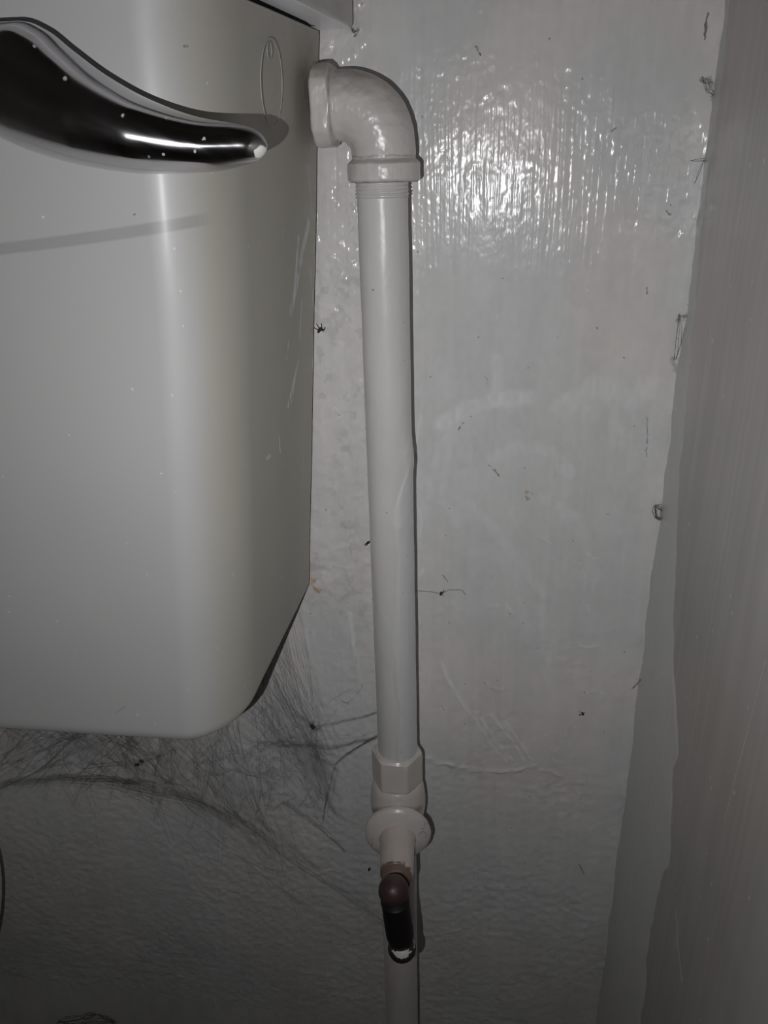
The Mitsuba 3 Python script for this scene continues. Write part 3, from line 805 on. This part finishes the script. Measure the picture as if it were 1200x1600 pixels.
funnel = []
PIPE_A = at(586, 1152, -0.036)
for _ in range(80):
    a = np.array([rng.uniform(-0.165, -0.132), rng.uniform(-0.15, -0.02), BOT + 0.002])
    b = at(rng.normal(512, 14), rng.uniform(1170, 1290), -0.006 - abs(rng.normal(0, 0.006)))
    funnel.append(strand([a, b], 0.00005 * rng.uniform(0.7, 1.6), 9, 0.003))
for _ in range(90):
    c = at(rng.uniform(390, 500), rng.uniform(1130, 1260), -0.01 - rng.uniform(0, 0.03))
    d = c + rng.normal(0, 0.016, 3) * np.array([1, 0.3, 1])
    funnel.append(strand([c, d], 0.00006 * rng.uniform(0.7, 1.5), 9, 0.003))
funnel += rope([(588, 1150), (562, 1166), (540, 1180), (524, 1194)], [-0.036, -0.03, -0.022, -0.012], 16, 0.0007, 0.00011)
funnel += rope([(588, 1154), (556, 1160), (520, 1170), (470, 1166), (400, 1160)], [-0.036, -0.03, -0.024, -0.02, -0.03], 12, 0.0013, 0.00009)
funnel += rope([(524, 1194), (518, 1220), (510, 1256), (503, 1288)], [-0.012, -0.01, -0.008, -0.005], 14, 0.0010, 0.00009)
funnel += rope([(524, 1192), (500, 1188), (470, 1165), (430, 1158)], [-0.012, -0.012, -0.014, -0.02], 14, 0.0020, 0.00008)
funnel += rope([(430, 1062), (440, 1090), (470, 1122), (490, 1138)], [-0.004, -0.008, -0.015, -0.02], 10, 0.0014, 0.00009)
funnel += rope([(452, 1118), (476, 1126), (490, 1140)], [-0.02] * 3, 8, 0.0010, 0.00010)
funnel += rope([(490, 1138), (520, 1132), (560, 1124), (590, 1114)], [-0.02, -0.022, -0.026, -0.034], 8, 0.0009, 0.00008)
funnel += rope([(470, 1122), (510, 1095), (535, 1082), (566, 1072)], [-0.018, -0.012, -0.008, -0.004], 4, 0.0008, 0.00007)
funnel += rope([(535, 1082), (531, 1092), (538, 1098), (556, 1086), (568, 1068)], [-0.006] * 5, 3, 0.0005, 0.00009)
funnel += rope([(455, 1080), (460, 1088), (452, 1104)], [-0.006] * 3, 3, 0.0005, 0.00009)
funnel += rope([(400, 1120), (430, 1100), (440, 1130)], [-0.02] * 3, 8, 0.003, 0.00007)
obj('cobweb_001', trimesh.util.concatenate(funnel), 'web', smooth=False, kind='stuff', label='matted cobweb stretched between the cistern corner and the pipe', category='cobweb')

lines_ = []
lines_ += rope([(350, 1262), (400, 1298), (455, 1343), (520, 1384), (562, 1414), (604, 1450)], [-0.006, -0.006, -0.006, -0.010, -0.020, -0.060], 12, 0.0013, 0.00007)
lines_ += rope([(380, 1266), (450, 1318), (520, 1372), (590, 1430)], [-0.005, -0.005, -0.007, -0.04], 9, 0.0020, 0.00006)
lines_ += rope([(440, 1250), (478, 1276), (508, 1300), (540, 1330)], [-0.005] * 4, 10, 0.0012, 0.00007)
lines_ += rope([(330, 1300), (420, 1370), (480, 1412), (560, 1462)], [-0.004] * 4, 5, 0.003, 0.00005)
obj('cobweb_002', trimesh.util.concatenate(lines_), 'web', smooth=False, kind='stuff', label='long sagging cobweb threads running down to the valve handle', category='cobweb')


def insect(center, size, legs, seed, legs_len=1.6):
    rg = np.random.default_rng(seed)
    m = trimesh.creation.icosphere(subdivisions=2, radius=size)
    m.vertices *= np.array([1.25, 0.7, 0.8])
    h = trimesh.creation.icosphere(subdivisions=2, radius=size * 0.55)
    h.apply_translation([size * 1.35, 0, size * 0.2])
    parts = [m, h]
    for k in range(legs):
        d = rg.normal(0, 1, 3) * np.array([1, 0.35, 1])
        d /= np.linalg.norm(d)
        knee = d * size * legs_len + np.array([0, -size * 0.5, size * 0.6])
        foot = knee + d * size * legs_len * 0.8 + np.array([0, size * 0.4, -size * 0.9])
        parts.append(tube([np.zeros(3), knee, foot], size * 0.13, 4))
    m = trimesh.util.concatenate(parts)
    m.apply_transform(trimesh.transformations.rotation_matrix(rg.uniform(0, 6), [0, 1, 0]))
    m.apply_translation(center)
    return m


obj('dead_insect', insect(at(689, 927, -0.0026), 0.0010, 4, 1), 'insect', label='tiny dead insect hanging on the open wall right of the pipe', category='insect')
obj('dead_insect_001', insect(at(500, 515, -0.0035), 0.0013, 6, 2), 'insect', label='small dead insect stuck at the back edge of the cistern side', category='insect')
obj('dead_insect_002', insect(at(575, 848, -0.0040), 0.0011, 4, 3), 'insect', label='small dead insect on the wall touching the left of the riser', category='insect')
obj('dead_insect_003', insect(at(215, 1195, -0.060), 0.0013, 3, 4, 1.2), 'insect', label='black insect caught in the cobweb sheet below the cistern', category='insect')
obj('dead_insect_004', insect(at(488, 1137, -0.020), 0.0013, 8, 5, 2.4), 'insect', label='dark leggy insect remains in the cobweb beside the cistern corner', category='insect')
obj('dead_insect_005', insect(at(910, 1115, -0.0024), 0.0009, 5, 6), 'insect', label='tiny black insect low on the right of the back wall', category='insect')
obj('dead_insect_006', insect(at(577, 1358, -0.0024), 0.0012, 0, 8), 'insect', label='dark speck of an insect on the wall left of the valve gland', category='insect')
hair = [strand([at(640, 922, -0.002), at(664, 924, -0.003), at(689, 927, -0.003), at(704, 922, -0.003), at(720, 922, -0.002), at(727, 930, -0.002)], 0.00011, 24, 0.0004)]
obj('web_thread', trimesh.util.concatenate(hair), 'web', smooth=False, label='single dark thread holding the insect right of the pipe', category='thread')


def tangle(pix, Y, count, spread, r, seed):
    rg = np.random.default_rng(seed)
    out = []
    for _ in range(count):
        a = rg.integers(0, len(pix))
        b = (a + 1) % len(pix)
        p0, p1 = at(*pix[a], Y), at(*pix[b], Y)
        m = (p0 + p1) / 2 + rg.normal(0, spread, 3)
        out.append(strand([p0 + rg.normal(0, spread * 0.5, 3), m, p1 + rg.normal(0, spread * 0.5, 3)], r, 9, spread * 0.4, rg))
    return trimesh.util.concatenate(out)


obj('cocoon', tangle([(1024, 790), (1034, 796), (1032, 812), (1025, 808)], -0.004, 26, 0.0009, 0.00013, 11), 'web_pale', smooth=False, label='grey cocoon of dusty web in the wall corner, halfway down', category='cocoon')
obj('dust_tuft', tangle([(1096, 122), (1112, 128), (1113, 150), (1104, 142)], -0.004, 12, 0.0012, 0.00008, 12), 'web', smooth=False, label='wisp of dusty web near the top of the wall corner', category='cobweb wisp')
obj('dust_tuft_001', tangle([(1078, 252), (1084, 286), (1100, 250), (1110, 248)], -0.004, 5, 0.0006, 0.00009, 13), 'web', smooth=False, label='bent strand of web in the corner, below the topmost wisp', category='cobweb wisp')
obj('dust_tuft_002', tangle([(1062, 492), (1076, 496), (1064, 540), (1054, 562)], -0.004, 10, 0.0010, 0.00007, 14), 'web', smooth=False, label='dusty smudge of web in the corner above the cocoon', category='cobweb wisp')
obj('dust_tuft_003', tangle([(988, 1076), (994, 1060), (1002, 1062)], -0.004, 5, 0.0004, 0.00009, 15), 'web', smooth=False, label='hooked strand of web in the corner below the cocoon', category='cobweb wisp')
obj('dust_tuft_004', tangle([(548, 44), (556, 50), (552, 58), (560, 46)], -0.010, 9, 0.0008, 0.00010, 16), 'web', smooth=False, label='bit of web under the back end of the cistern lid', category='cobweb wisp')
obj('dust_tuft_005', tangle([(90, 1596), (130, 1590), (150, 1584), (180, 1600), (120, 1604)], -0.006, 30, 0.002, 0.00016, 17), 'bronze', smooth=False, label='rusty brown tuft of dirt at the bottom left of the wall', category='dirt')
